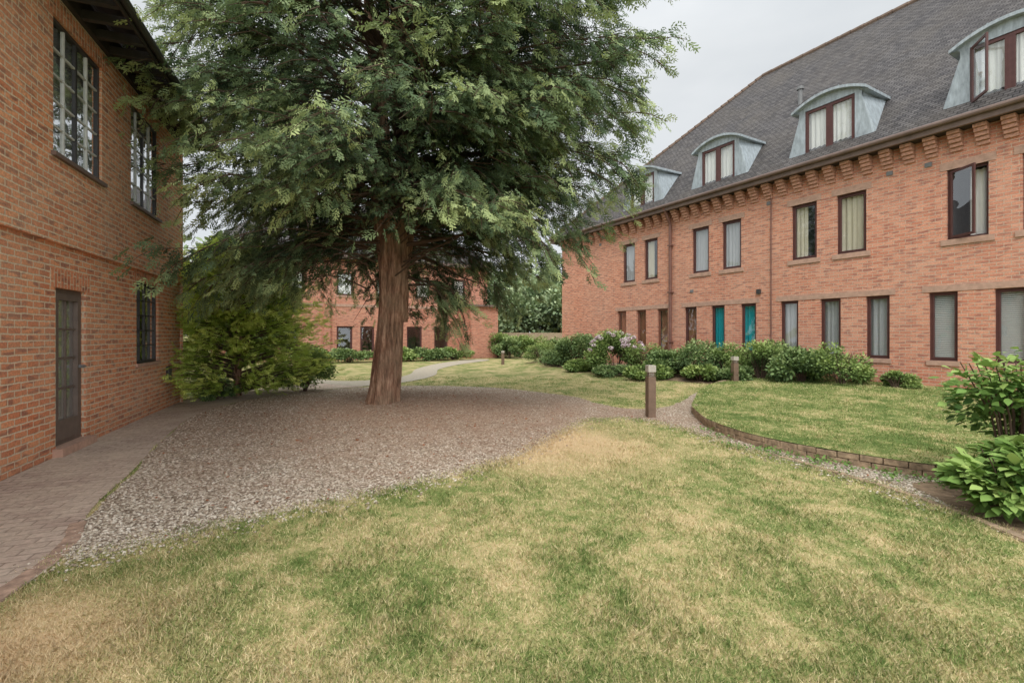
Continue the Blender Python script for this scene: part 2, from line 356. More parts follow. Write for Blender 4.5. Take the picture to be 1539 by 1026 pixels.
for i in range(N):
    a=np.array((XL-.42,e0,ez)); b=np.array((XL+hy,hy,rz)); p=a+(b-a)*i/N; q=a+(b-a)*(i+.96)/N
    R.cyl(p,q,.1,.075,'ridge',8)
R.make('roof',bt)
Dm=MB(); DW=MB()
def rooft(z): return z-6.56
for k,c in enumerate((-9.62,-6.22,-2.8,.66,4.1,7.55)):
    y0=-.04; hw=.78; zb=6.42; zs=7.68; HW=hw+.15
    def az(u): return zs+.05+.27*(1-(u/HW)**2)
    for s in (-1,1):
        Dm.box(c+s*.62 if s>0 else c-hw, c+hw if s>0 else c-.62, y0,y0+.09,zb,zs,'lead')
        Dm.poly([(c+s*hw,y0+.001,zb),(c+s*hw,y0+.001,zs+.1),(c+s*hw,rooft(zs+.1),zs+.1)],'lead')
        Dm.poly([(c+s*hw,y0+.002,zs-.15),(c+s*hw,y0+.002,zb+.02),(c+s*(hw+.26),y0+.002,zb+.02)],'lead')
        Dm.poly([(c+s*hw,y0+.002,zs-.15),(c+s*(hw+.26),y0+.002,zb+.02),(c+s*(hw+.3),rooft(zb+.1)+.02,zb+.12),(c+s*(hw+.06),rooft(zs-.02),zs)],'lead')
    n=14; us=[-HW+2*HW*i/n for i in range(n+1)]
    for a,b in zip(us[:-1],us[1:]):
        za,zb2=az(a),az(b)
        Dm.poly([(c+a,y0,zs-.0),(c+b,y0,zs-.0),(c+b,y0,zb2-.05),(c+a,y0,za-.05)],'lead')
        Dm.poly([(c+a,y0-.14,za-.07),(c+b,y0-.14,zb2-.07),(c+b,y0-.14,zb2),(c+a,y0-.14,za)],'lead')
        Dm.poly([(c+a,y0-.14,za),(c+b,y0-.14,zb2),(c+b,rooft(zb2)+.03,zb2),(c+a,rooft(za)+.03,za)],'lead')
        Dm.poly([(c+a,y0-.14,za-.07),(c+b,y0-.14,zb2-.07),(c+b,y0+.01,zb2-.07),(c+a,y0+.01,za-.07)],'lead')
    for s in (-1,1):
        Dm.poly([(c+s*HW,y0-.14,zs-.02),(c+s*HW,rooft(zs),zs-.02),(c+s*HW,rooft(zs),zs+.05),(c+s*HW,y0-.14,zs+.05)],'lead')
        Dm.poly([(c+s*hw,y0-.14,zs-.02),(c+s*hw,rooft(zs),zs-.02),(c+s*HW,rooft(zs),zs-.02),(c+s*HW,y0-.14,zs-.02)],'lead')
    for u in (-.3,.3):
        z_=az(u); Dm.cyl((c+u,y0-.14,z_),(c+u,rooft(z_),z_),.018,.018,'lead',6)
    window(DW,c-.62,c,zb,zs,y=y0-.05,fr=.045,sash=.035,inner='white',rev=.07)
    window(DW,c,c+.62,zb,zs,y=y0-.05,fr=.045,sash=.035,inner='white',rev=.07)
    Dm.box(c-hw-.02,c+hw+.02,y0-.08,y0-.002,zb-.09,zb-.004,'lead')
    if k==3:
        an=math.radians(-50); hx=c-.58
        def sw(x,y,z,hx=hx,an=an): return (hx+math.cos(an)*(x-hx)-math.sin(an)*y, y0-.03+math.sin(an)*(x-hx)+math.cos(an)*y, z)
        a,b,cc,d=hx,c,zb+.03,zs-.03
        for bx in ((a,a+.05,cc,d),(b-.05,b,cc,d),(a+.05,b-.05,cc,cc+.05),(a+.05,b-.05,d-.05,d)): DW.box(bx[0],bx[1],-.017,.017,bx[2],bx[3],'frame',sw)
        DW.poly([sw(a+.05,0,cc+.05),sw(b-.05,0,cc+.05),sw(b-.05,0,d-.05),sw(a+.05,0,d-.05)],'glass')
Dm.make('dormer_cladding',bt); DW.make('dormer_windows',bt)

# ------------------------------------------------------------ old brick house
oh=empty('old_brick_house',(-5.67,6.14,0),math.atan2(.938,-.346))
W=MB(); WN=MB(); T=MB(); X0,X1=-8,4.63
low=[(-.33,.42,.0,2.07),(2.2,3.28,.99,2.41)]; up=[(-.52,.74,3.66,5.3),(1.78,3.07,3.66,5.3),(-3.0,-1.75,3.66,5.3),(-5.4,-4.1,3.66,5.3)]
facade(W,X0,X1,0,2.6,low,0,'brick_l',.16); facade(W,X0,X1,2.6,5.56,up,-.06,'brick_l',.14)
W.poly([(X0,-.06,2.6),(X1,-.06,2.6),(X1,0,2.6),(X0,0,2.6)],'brick_l')
W.poly([(X1,-.06,0),(X1,8,0),(X1,8,5.56),(X1,-.06,5.56)],'brick_l'); W.poly([(X1,-.06,5.56),(X1,8,5.56),(X1,4,9.2)],'brick_l')
W.poly([(X0,-.06,0),(X0,8,0),(X0,8,5.56),(X0,-.06,5.56)],'brick_l'); W.poly([(X0,8,0),(X1,8,0),(X1,8,5.56),(X0,8,5.56)],'brick_l')
W.make('walls',oh)
for o in low: T.box(o[0]-.12,o[1]+.12,-.005,.01,o[3]+.001,min(o[3]+.225,2.59),'brick_ls')
for o in up: T.box(o[0]-.12,o[1]+.12,-.066,-.05,o[3]+.001,min(o[3]+.225,5.54),'brick_ls'); T.box(o[0]-.05,o[1]+.05,-.11,.0,o[2]-.05,o[2],'fascia')
T.box(low[1][0]-.04,low[1][1]+.04,-.04,.08,low[1][2]-.06,low[1][2],'stone')
T.box(-.4,.49,-.1,.16,.0,.11,'stone')
T.box(3.72,3.98,-.03,-.002,.55,.85,'black')
for k in range(6): T.box(3.74,3.96,-.045,-.031,.58+.045*k,.60+.045*k,'metalgrey')
T.make('trim',oh)
for o in up: window(WN,*o,y=-.06,cols=4,rows=5,fr=.045,bar=.024,fm='black',bm='greybar',rev=.03,inner='white' if o[0]>0 else 'net',glass='glass_l')  # pale sheets added close behind upper panes, standing in for reflected sky
window(WN,*low[1],cols=4,rows=5,fr=.045,bar=.022,fm='black',bm='black',rev=.04,inner='sides',glass='glass_l')
WN.make('windows',oh)
DO=MB(); window(DO,-.33,.42,.112,2.07,cols=1,rows=1,fr=.06,fm='taupe',rev=.05,glass='glass_l',inner='white')  # white sheet added behind the door glass to imitate its pale reflection
DO.box(-.27,-.19,.03,.085,.17,2.01,'taupe'); DO.box(.28,.36,.03,.085,.17,2.01,'taupe'); DO.box(-.19,.28,.03,.085,.17,.42,'taupe'); DO.box(-.19,.28,.03,.085,1.93,2.01,'taupe')
for z in (.80,1.18,1.55): DO.box(-.19,.28,.055,.074,z,z+.028,'taupe')
DO.box(.03,.06,.055,.074,.42,1.93,'taupe'); DO.box(.29,.32,-.03,.028,1.05,1.09,'metalgrey'); DO.box(.2,.32,-.05,-.03,1.06,1.08,'metalgrey')
DO.make('glazed_door',oh,.002)
RF=MB()
RF.box(X0-.3,X1+.35,-.69,-.66,5.56,5.68,'soffit'); RF.cyl((X0-.3,-.74,5.64),(X1+.35,-.74,5.64),.05,.05,'black')
RF.poly([(X0-.3,-.65,5.69),(X1+.35,-.65,5.69),(X1+.35,0,6.15),(X0-.3,0,6.15)],'soffit')
RF.poly([(X0-.3,-.70,5.72),(X1+.35,-.70,5.72),(X1+.35,4,9.4),(X0-.3,4,9.4)],'roofx'); RF.poly([(X0-.3,8.75,5.72),(X1+.35,8.75,5.72),(X1+.35,4,9.4),(X0-.3,4,9.4)],'roofx')
x=X0
while x<X1+.3:
    RF.box(x,x+.08,-.65,.0,5.57,5.68,'black'); x+=.42
RF.box(X0,X1,-.12,-.0,5.561,5.9,'soffit')
RF.make('roof',oh)

# ------------------------------------------------------------ office building behind the yew
rb=empty('brick_office_building',(-13.35,25,0),math.atan2(.497,.868))
W=MB(); WN=MB(); T=MB()
ops=[(1.16,2.02,.5,1.95),(4.0,4.86,.5,1.95),(5.3,6.1,.5,1.95),(8.05,9.0,.5,1.95),(9.8,10.7,.5,1.95)]
upo=[(u,u+.9,3.7,5.0) for u in (-.6,1.4,4.0,6.2,8.6,11)]
facade(W,-2,13.5,0,6,ops+upo,0,'brick_b',.12)
W.poly([(13.5,0,0),(13.5,9,0),(13.5,9,6),(13.5,0,6)],'brick_b'); W.poly([(-2,0,0),(-2,9,0),(-2,9,6),(-2,0,6)],'brick_b')
for u in (3.3,7.2): W.box(u,u+.35,-.12,-.001,0,5.4,'brick_b')
W.box(11.6,13.502,-1.5,-.001,0,3.2,'brick_b')
T.box(11.4,13.7,-1.7,-.0,3.2,3.32,'fascia'); T.box(-2,11.59,-.03,-.002,3.05,3.2,'stone')
W.make('walls',rb)
for o in ops+upo: window(WN,*o,cols=1,fr=.06,sash=.04,inner=None if o[2]<1 else 'white'); T.box(o[0]-.05,o[1]+.05,-.03,.06,o[2]-.1,o[2],'stone')
WN.make('windows',rb); T.make('trim',rb)
R=MB(); R.poly([(-2.4,-.4,5.9),(13.9,-.4,5.9),(9.5,4.5,10),(2,4.5,10)],'roofx'); R.poly([(13.9,-.4,5.9),(13.9,9.4,5.9),(9.5,4.5,10)],'roofy'); R.poly([(-2.4,-.4,5.9),(2,4.5,10),(-2.4,9.4,5.9)],'roofy'); R.poly([(-2.4,9.4,5.9),(2,4.5,10),(9.5,4.5,10),(13.9,9.4,5.9)],'roofx')
R.box(-2.4,13.9,-.44,-.402,5.72,5.92,'fascia'); R.box(13.9,13.94,-.4,9.4,5.72,5.92,'fascia'); R.make('roof',rb)

# ------------------------------------------------------------ terrain
def smooth(pts,closed=True,n=6,jit=0.0):
    P=np.array(pts,float); out=[]; L=len(P)
    for i in range(L if closed else L-1):
        g=(lambda k:P[k%L]) if closed else (lambda k:P[min(max(k,0),L-1)])
        p0,p1,p2,p3=g(i-1),g(i),g(i+1),g(i+2)
        for j in range(n):
            t=j/n; out.append(.5*((2*p1)+(-p0+p2)*t+(2*p0-5*p1+4*p2-p3)*t*t+(-p0+3*p1-3*p2+p3)*t**3))
    if not closed: out.append(P[-1])
    out=np.array(out)
    if jit: out+=rng.normal(0,jit,out.shape)
    return out
def facd(x,y): return -(.868*(x-9.9)+.497*(y-10.4))
def hgt(x,y):
    x=np.asarray(x,float); y=np.asarray(y,float)
    m=.2*np.exp(-(((x+2.1)/3.0)**2+((y-9.9)/2.4)**2))
    d=facd(x,y); al=-.497*(x-9.9)+.868*(y-10.4)
    return m+.3*np.clip(1-np.abs(d)/3.5,0,1)*((al>-12)&(al<16))
def hraised(x,y): return .15+.17*np.clip(1-np.abs(facd(x,y))/4.5,0,1)
def sheet(name,poly,mat,off,hf=hgt,rngx=(-12,14),rngy=(-2,32),step=.5):
    vco=[Vector((float(p[0]),float(p[1]))) for p in poly]
    r=delaunay_2d_cdt(vco,[],[list(range(len(vco)))],1,1e-6)
    bm=bmesh.new(); vs=[bm.verts.new((v.x,v.y,0)) for v in r[0]]
    for f in r[2]:
        try: bm.faces.new([vs[i] for i in f])
        except ValueError: pass
    xs=[p[0] for p in poly]; ys=[p[1] for p in poly]
    for v0,v1,ax in ((max(min(xs),rngx[0]),min(max(xs),rngx[1]),0),(max(min(ys),rngy[0]),min(max(ys),rngy[1]),1)):
        k=math.ceil(v0/step)*step
        while k<v1:
            co=(k,0,0) if ax==0 else (0,k,0); no=(1,0,0) if ax==0 else (0,1,0)
            bmesh.ops.bisect_plane(bm,geom=bm.verts[:]+bm.edges[:]+bm.faces[:],dist=1e-5,plane_co=co,plane_no=no); k+=step
    for f in bm.faces:
        f.normal_update()
        if f.normal.z<0: f.normal_flip()
    for v in bm.verts: v.co.z=float(hf(v.co.x,v.co.y))+off
    me=D.meshes.new(name); bm.to_mesh(me); bm.free(); me.materials.append(M[mat]); ob=D.objects.new(name,me); scene.collection.objects.link(ob)
    return ob
sheet('ground',[(-400,-60),(400,-60),(400,700),(-400,700)],'lawn',0)
grav=smooth([(-2.99,3.2),(-2.67,3.38),(-2.36,3.62),(-2.03,3.96),(-1.58,4.24),(-1.09,4.64),(-.5,5.19),(0,5.75),(.5,6.6),(1.0,7.6),(1.55,8.3),(2.35,8.1),(2.78,7.1),(3.03,6.2),(3.36,5.5),(3.64,4.58),(3.70,3.96),(3.7,3.4),(3.7,2.5),(5.5,2.4),(8,2.5),(8,8),(6.5,12.8),(5.0,12.6),(3.7,10.5),(3.0,9.7),(2.3,9.5),(1.75,10.2),(1.54,11),(.52,12.2),(-.54,13.2),(-2.5,13.8),(-4.3,13.3),(-5.0,12.6),(-5.7,11.5),(-5.84,9.15),(-4.93,6.84),(-4.1,5.2),(-3.55,4.1)],True,6,.02)
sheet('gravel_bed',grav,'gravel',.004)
path=smooth([(-1.7,-.5),(-2.3,1.2),(-2.8,2.5),(-3.05,3.3),(-3.6,4.1),(-4.13,5.2),(-4.96,6.84),(-5.8,9.0),(-5.75,11.2),(-4.9,12.9),(-4.2,13.7),(-4.6,15.2),(-5.9,14.6),(-6.9,13),(-7.3,11.2),(-7.27,10.5),(-6.6,8.65),(-5.67,6.14),(-4.8,3.8),(-3.9,1.3),(-3.2,-.6)],True,4)
sheet('brick_path',path,'paver',.008)
fp=smooth([(-4.2,13.7),(-3.2,15.2),(-2.8,17.5),(-3.1,20.5),(-2.5,24),(-1.3,27.5),(-2.2,28.5),(-3.6,25),(-4.1,20.8),(-3.8,17.8),(-4.2,16),(-5.6,15.3),(-8.5,17.5),(-9.2,16.6),(-5.9,14.6)],True,4)
sheet('footpath',fp,'farpath',.012)
kerb=[(5.9,13.2),(5.1,12.4),(4.4,11.3),(3.9,10.19),(3.45,9.2),(3.25,8.4),(3.12,7.55),(3.22,6.6),(3.5,5.95),(3.9,5.42),(4.3,5.02),(4.9,4.72),(6,4.4),(7.5,4.1),(10,3.7)]
kc=smooth(kerb,False,8)
rp=[tuple(p) for p in kc]+[(12,3.7),(12.3,6.2),(9.9,10.35),(8.2,13.3),(7.0,13.8)]
sheet('raised_lawn',rp,'lawn2',0,hraised)
soil=smooth([(8.6,12.5),(6.2,12.9),(4.9,14.3),(3.2,17.2),(1.9,20.0),(1.3,22.6),(2.3,23.5),(5,18.8),(8,13.7)],True,3)
sheet('flower_bed',soil,'soil',.012)
sb=smooth([(3.75,3.2),(3.85,4.3),(4.2,4.85),(6,4.35),(7,4),(7,2.7),(5,2.6)],True,4)
sheet('planting_bed',sb,'soil',.010)

def sweep_bricks(name,curve,h,w,mat,courses=2,L=.215,hf=hgt):
    mb=MB(); seg=np.diff(curve,axis=0); ll=np.hypot(*seg.T); cum=np.r_[0,np.cumsum(ll)]; tot=cum[-1]
    for c in range(courses):
        s=(c%2)*L/2
        while s+L<tot:
            p=np.array([np.interp(s,cum,curve[:,0]),np.interp(s,cum,curve[:,1])]); q=np.array([np.interp(s+L,cum,curve[:,0]),np.interp(s+L,cum,curve[:,1])])
            d=(q-p); d/=np.hypot(*d); n=np.array([-d[1],d[0]]); zz=float(hf(p[0],p[1]))+h*c+random.uniform(-.005,.005); jo=random.uniform(-.008,.008)
            def fn(x,y,z,p=p,d=d,n=n,zz=zz,jo=jo):
                r=p+d*x+n*(y+jo); return (r[0],r[1],zz+z)
            mb.box(.003,L-.004,0,w,-.02 if c==0 else .004,h,mat,fn); s+=L+.002
    return mb.make(name,None,.006)
sweep_bricks('brick_kerb',kc,.07,.11,'kerb',2)
sweep_bricks('brick_edging',smooth([(-1.75,-.4),(-2.3,1.2),(-2.8,2.5),(-3.05,3.3),(-3.4,3.85)],False,8),.014,.105,'edging',1)
sweep_bricks('brick_edging',smooth([(3.15,6.0),(3.36,5.5),(3.64,4.58),(3.70,3.96),(3.7,3.3),(3.7,2.4)],False,8),.02,.07,'kerb',1)

# ------------------------------------------------------------ scatter
def scatter(name,tv,tf,pos,Rm,scale,tint,mat,parent=None):
    tv=np.asarray(tv,float); tf=np.asarray(tf,int); N=len(pos); k=len(tv)
    V=np.einsum('nij,kj->nki',Rm,tv) if np.ndim(scale)==1 else np.einsum('nij,nkj->nki',Rm,tv[None]*np.asarray(scale)[:,None,:])
    if np.ndim(scale)==1: V=V*np.asarray(scale).reshape(N,1,1)
    V=V+pos[:,None,:]
    F=(tf[None]+(np.arange(N)*k)[:,None,None]); nf=F.shape[0]*F.shape[1]; q=tf.shape[1]
    me=D.meshes.new(name); me.vertices.add(N*k); me.vertices.foreach_set('co',V.reshape(-1).astype(np.float32))
    me.loops.add(nf*q); me.loops.foreach_set('vertex_index',F.reshape(-1).astype(np.int32))
    me.polygons.add(nf); me.polygons.foreach_set('loop_start',(np.arange(nf)*q).astype(np.int32))
    at=me.attributes.new('tint','FLOAT','POINT'); at.data.foreach_set('value',np.repeat(tint,k).astype(np.float32))
    me.update(calc_edges=True); me.materials.append(M[mat])
    ob=D.objects.new(name,me); scene.collection.objects.link(ob)
    if parent: ob.parent=parent
    return ob
def frames(dirs,roll):
    x=dirs/np.linalg.norm(dirs,axis=1,keepdims=True); up=np.tile([0,0,1.0],(len(x),1)); bad=np.abs(x[:,2])>.97; up[bad]=[1,0,0]
    y=np.cross(up,x); y/=np.linalg.norm(y,axis=1,keepdims=True); z=np.cross(x,y)
    c,s=np.cos(roll)[:,None],np.sin(roll)[:,None]; y2=y*c+z*s; z2=-y*s+z*c
    return np.stack([x,y2,z2],axis=2)
def inpoly(px,py,poly):
    ins=np.zeros(len(px),bool); P=np.asarray(poly); j=len(P)-1
    for i in range(len(P)):
        xi,yi=P[i]; xj,yj=P[j]
        if yi!=yj: ins^=((yi>py)!=(yj>py))&(px<(xj-xi)*(py-yi)/(yj-yi)+xi)
        j=i
    return ins
def sample(N,y0,y1,ang=1.45):
    y=np.exp(rng.uniform(math.log(y0),math.log(y1),N)); x=rng.uniform(-ang,ang,N)*y; return x,y
x,y=sample(480000,1.3,17,1.35)
blk=inpoly(x,y,grav)|inpoly(x,y,path)|inpoly(x,y,rp)|inpoly(x,y,soil)|inpoly(x,y,fp)
wall=(x+5.67)*.938+(y-6.14)*.346<.05
k=~blk&~wall&(x<8); x,y=x[k],y[k]
def blades(name,x,y,z,mat):
    N=len(x); L=rng.uniform(.016,.042,N)*(1+.35*np.sin(x*5+1.3*np.sin(y*3))*np.sin(y*4.3)); w=.0020+.0010*y
    lean=rng.normal(0,.8,(N,2)); Rm=frames(np.c_[lean,np.ones(N)],rng.uniform(0,6.28,N))
    tv=np.array([(0,-.5,0),(0,.5,0),(.55,.28,.06),(1,0,.22),(.55,-.28,.06)]); sc=np.c_[L,w,L]
    scatter(name,tv,[(0,1,2,3,4)],np.c_[x,y,z],Rm,sc,rng.random(N),mat)
blades('grass',x,y,hgt(x,y)-.002,'blade')
x=rng.uniform(3,12,150000); y=rng.uniform(4,13.6,150000); k=inpoly(x,y,rp)&(facd(x,y)>.1)&(rng.random(len(x))<6/y); x,y=x[k],y[k]
blades('grass',x,y,hraised(x,y)-.002,'blade2')
gi=rng.integers(0,17*6,15000); gp=grav[gi]+rng.normal(0,.085,(15000,2)); blades('grass',gp[:,0],gp[:,1],hgt(gp[:,0],gp[:,1]),'blade')
x,y=sample(125000,2.4,14,1.2); k=inpoly(x,y,grav)&~inpoly(x,y,rp)&~inpoly(x,y,sb); x,y=x[k],y[k]
gi=rng.integers(0,16*6,2600); x=np.r_[x,grav[gi,0]+rng.normal(0,.12,2600)]; y=np.r_[y,grav[gi,1]+rng.normal(0,.12,2600)]
N=len(x); ico=[(1,0,0),(-1,0,0),(0,1,0),(0,-1,0),(.2,.1,.8),(0,0,-.8)]; icf=[(0,2,4),(2,1,4),(1,3,4),(3,0,4),(2,0,5),(1,2,5),(3,1,5),(0,3,5)]
a=rng.uniform(0,6.28,N); d=np.c_[np.cos(a),np.sin(a),rng.normal(0,.25,N)]
s=rng.uniform(.007,.019,N); sc=np.c_[s*rng.uniform(.8,1.3,N),s*rng.uniform(.7,1.2,N),s*rng.uniform(.4,.8,N)]
scatter('gravel_stones',ico,icf,np.c_[x,y,hgt(x,y)+.006],frames(d,rng.normal(0,.3,N)),sc,rng.random(N),'pebble')
x=rng.normal(-2,2.6,1600); y=rng.normal(8.2,2.2,1600); k=inpoly(x,y,grav)&(y>3.4); x,y=x[k],y[k]; N=len(x)
a=rng.uniform(0,6.28,N)
scatter('fallen_leaves',[(-1,0,0),(0,.45,.15),(1,0,0),(0,-.45,.1)],[(0,1,2,3)],np.c_[x,y,hgt(x,y)+.018],frames(np.c_[np.cos(a),np.sin(a),rng.normal(0,.2,N)],rng.normal(0,.4,N)),rng.uniform(.012,.03,N),rng.random(N),'dead')

# ------------------------------------------------------------ yew tree
yt=empty('yew_tree')
def tube(mb,pts,rad,m,n=8,flute=0,ph=0):
    pts=[Vector(p) for p in pts]; i0=len(mb.v); k=mb.mi(m)
    for i,(p,r) in enumerate(zip(pts,rad)):
        d=(pts[min(i+1,len(pts)-1)]-pts[max(i-1,0)]).normalized(); a=Vector((1,0,0)) if abs(d.x)<.9 else Vector((0,1,0))
        a=(a-d*a.dot(d)).normalized(); b=d.cross(a)
        for j in range(n):
            t=2*math.pi*j/n; rr=r*(1+flute*(.5*math.sin(3*t+ph+i*.08)+.35*math.sin(7*t+i*.15+ph)+.25*math.sin(13*t-i*.1)+.15*math.sin(21*t+i*.2)))
            mb.v.append(tuple(p+a*rr*math.cos(t)+b*rr*math.sin(t)))
    for i in range(len(pts)-1):
        for j in range(n): mb.f.append((i0+i*n+j,i0+i*n+(j+1)%n,i0+(i+1)*n+(j+1)%n,i0+(i+1)*n+j)); mb.m.append(k)
T=MB(); tx,ty=TR; zb=.08
zs=np.linspace(0,3.4,36); tp=[(tx-.03+.03*math.sin(z*1.1)+.075*z,ty+.03*z,zb+z) for z in zs]
rad=[.262+.07*math.exp(-z/.18)+.012*math.sin(z*3)-.012*z+(.03*max(0,z-1.9)) for z in zs]
tube(T,tp,rad,'bark',84,.19)
stems=[(-.20,.05,.17),(.18,-.08,.18),(.05,.18,.14),(-.03,-.16,.12),(.30,.1,.10)]
for i,(dx,dy,r) in enumerate(stems):
    pts=[];rr=[]
    for j in range(22):
        z=1.75+j*.5; pts.append((tx+.14+dx*(.42+.19*j**.9)+.05*math.sin(j*.9+i),ty+.1+dy*(.42+.19*j**.9)+.05*math.cos(j*.8+i),z)); rr.append(max(.02,r*(1-j/23)))
    tube(T,pts,rr,'bark',20,.14,i)
tr=T.make('trunk',yt)
for p in tr.data.polygons: p.use_smooth=True
zk=[2.0,2.4,3.1,4.1,5.2,6.7,8,10,12,13.5]; Rk=[2.7,3.2,3.7,4.5,5.05,5.45,5.2,4.3,2.7,.8]
def mfun(az):
    f=max(0,-math.sin(az)); l=max(0,-math.cos(az)); return 1-.28*f-.18*l*(1-.3*f)
B=MB(); SP=[];SD=[];SR=[];SS=[];ST=[]
def bough(az,zt,R,nspr=96,ntw=13,umin=.22,big=1.0):
    ca,sa=math.cos(az),math.sin(az); z0=min(12,max(2.45,.72*zt+1.0)+abs(random.gauss(0,.55)))
    p0=np.array((tx+.15+.12*ca,ty+.1+.12*sa,z0)); p2=np.array((tx+R*ca,ty+R*sa,zt)); p1=np.array((tx+.55*R*ca,ty+.55*R*sa,max(z0*.6+zt*.4,zt)+.4+random.gauss(0,.25))); side=np.array((-sa,ca,0))
    wv=random.uniform(-.9,.9); wz=random.uniform(-.12,.12)
    P=lambda u:(1-u)**2*p0+2*u*(1-u)*p1+u*u*p2+side*wv*math.sin(u*3)*.8+np.array((0,0,wz*math.sin(u*7)))
    us=np.linspace(0,1,9); br=random.choice((.2,.3,.3,.45,.9)); tube(B,[P(u) for u in us],[max(.004,br*(.028+.007*R)*(1-u)**.9) for u in us],'twig',6)
    bt_=random.gauss(0,.14)-.08*max(0,ca)  # right-hand boughs get a darker tint: shaded side painted into the leaf colour
    if zt<4.6: umin=min(umin,.1)
    for q in range(ntw):
        u0=1.0 if q==0 else random.uniform(umin,1.0)**.8; s=random.choice((-1,1)); Lw=random.uniform(.4,1.2)*(1.25-u0*.7)
        a=P(u0); tan=P(min(1,u0+.03))-P(u0-.03); tan/=np.linalg.norm(tan)
        dr=tan*random.uniform(.5,1.0)+side*s*random.uniform(.3,1.0); dr/=np.linalg.norm(dr)
        b=a+dr*Lw+np.array((0,0,-random.uniform(.1,.65)*Lw)); mid=(a+b)/2+np.array((0,0,.08*Lw))
        tube(B,[a,mid,b],[.008,.006,.003],'twig',4)
        tw=random.gauss(0,.10)
        for h in range(nspr//ntw):
            v=random.uniform(.05,1.0); c=(1-v)**2*a+2*v*(1-v)*mid+v*v*b+np.array((random.gauss(0,.07),random.gauss(0,.07),random.gauss(0,.08)))
            if (c[0]+5.67)*.938+(c[1]-6.14)*.346<.14 and c[2]<6.2: continue
            if 1.2*(c[0]+2.35)**2+(c[1]-9.3)**2<.5 and c[2]<4.2: continue
            dd=dr*1.0+side*random.gauss(0,.55)+tan*random.gauss(0,.4)+np.array((0,0,random.gauss(-.35,.3)))
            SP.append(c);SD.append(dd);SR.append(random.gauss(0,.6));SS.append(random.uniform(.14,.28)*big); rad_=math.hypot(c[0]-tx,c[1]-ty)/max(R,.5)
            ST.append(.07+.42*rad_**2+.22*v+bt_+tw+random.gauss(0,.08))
cnt=0
while cnt<345:
    az=random.uniform(0,2*math.pi); f=max(0,-math.sin(az)); zt=random.uniform(2.15,9.2)
    if f<.05 and random.random()<.3: continue
    if zt<2.35+1.25*f**1.3: continue
    R=np.interp(zt,zk,Rk)*mfun(az)*(random.uniform(.74,1.07) if random.random()<.75 else random.uniform(.45,.8))
    if zt<3.0+1.0*f and R<2: continue
    bough(az,zt,R); cnt+=1
for i in range(110):
    az=random.uniform(-.95,1.0); f=max(0,-math.sin(az)); zt=random.uniform(2.9,9.4)
    R=np.interp(zt,zk,Rk)*mfun(az)*random.uniform(.6,1.04); bough(az,max(zt,2.9+1.1*f),R,78,12,.45,1.2)
for i in range(45):
    az=random.uniform(0,6.283); zt=random.uniform(9.2,13.8); bough(az,zt,np.interp(zt,zk,Rk)*mfun(az)*random.uniform(.6,1.02),60,9)
for az,zt,R in ((.5,1.75,1.3),(.9,1.9,1.6),(.2,2.1,1.5),(2.6,2.3,3.2),(2.9,2.3,3.3),(3.3,2.4,3.2),(3.6,2.45,3.0),(3.8,2.6,3.3),(3.4,2.45,2.0),(3.7,2.6,2.3),(1.4,2.0,2.2),(3.1,2.5,2.6),(.3,2.3,2.4),(-.2,2.8,3.3),(.0,2.6,3.0),(-.5,3.0,3.3),(3.95,2.7,3.6),(3.5,2.5,2.4)): bough(az,zt,R)
for i in range(80):
    az=random.uniform(0,6.283); z0=random.uniform(2.3,5); L=random.uniform(.6,1.8); a=np.array((tx+.3*math.cos(az),ty+.3*math.sin(az),z0)); b=a+np.array((math.cos(az+random.gauss(0,.4))*L,math.sin(az+random.gauss(0,.4))*L,random.uniform(-.5,.7)))
    tube(B,[a,(a+b)/2+np.array((0,0,.1)),b],[.018,.012,.004],'twig',5)
B.make('branches',yt)
tvs=[];tfs=[]
def leafq(o,d,L,w,z):
    d=np.array(d)/np.hypot(*d); n=np.array([-d[1],d[0]]); i=len(tvs); o=np.array(o)
    for a,b in ((0,0),(.4,.5),(1,0),(.45,-.5)):
        p=o+d*L*a+n*w*b; tvs.append((p[0],p[1],z-.25*p[0]**2-.18*abs(p[1])+.04*b))
    tfs.append((i,i+1,i+2,i+3))
lr=random.Random(5)
for k in range(5):
    x0=.05+.18*k; LL=.40*(1-.5*k/5)
    for s in (-1,1):
        for q in range(2):
            st=(x0+math.cos(.85)*LL*q*.45,s*math.sin(.85)*LL*q*.45); an=.85*s+lr.uniform(-.6,.6); leafq(st,(math.cos(an),math.sin(an)),LL*.66,.085,lr.uniform(-.08,.08))
for q in range(3): leafq((.1+.3*q,0),(1,lr.uniform(-.3,.3)),.34,.08,.01)
SP=np.array(SP);SD=np.array(SD);SR=np.array(SR);SS=np.array(SS);ST=np.array(ST)
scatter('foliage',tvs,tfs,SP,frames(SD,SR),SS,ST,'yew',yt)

# ------------------------------------------------------------ shrubs
leafT=[(0,0,0),(.35,.27,.07),(.75,.2,.05),(1,0,-.06),(.75,-.2,.05),(.35,-.27,.07)]; leafF=[(0,1,2,3,4,5)]
def blobpts(c,r,N,nb,shell=.35):
    c=np.array(c);r=np.array(r)
    th=rng.uniform(0,6.283,nb); cz=rng.uniform(-.35,1,nb); sr=np.sqrt(1-cz**2); bc=np.c_[np.cos(th)*sr,np.sin(th)*sr,cz]*.68
    br=rng.uniform(.28,.46,nb); i=rng.integers(0,nb,N); v=rng.normal(size=(N,3)); v/=np.linalg.norm(v,axis=1,keepdims=True)
    rad=br[i]*rng.uniform(1-shell,1.08,N); p=bc[i]+v*rad[:,None]; n=v*.7+p*.6
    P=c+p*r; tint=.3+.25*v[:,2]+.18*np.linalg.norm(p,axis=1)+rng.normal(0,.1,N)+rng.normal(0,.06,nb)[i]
    return P,n,tint
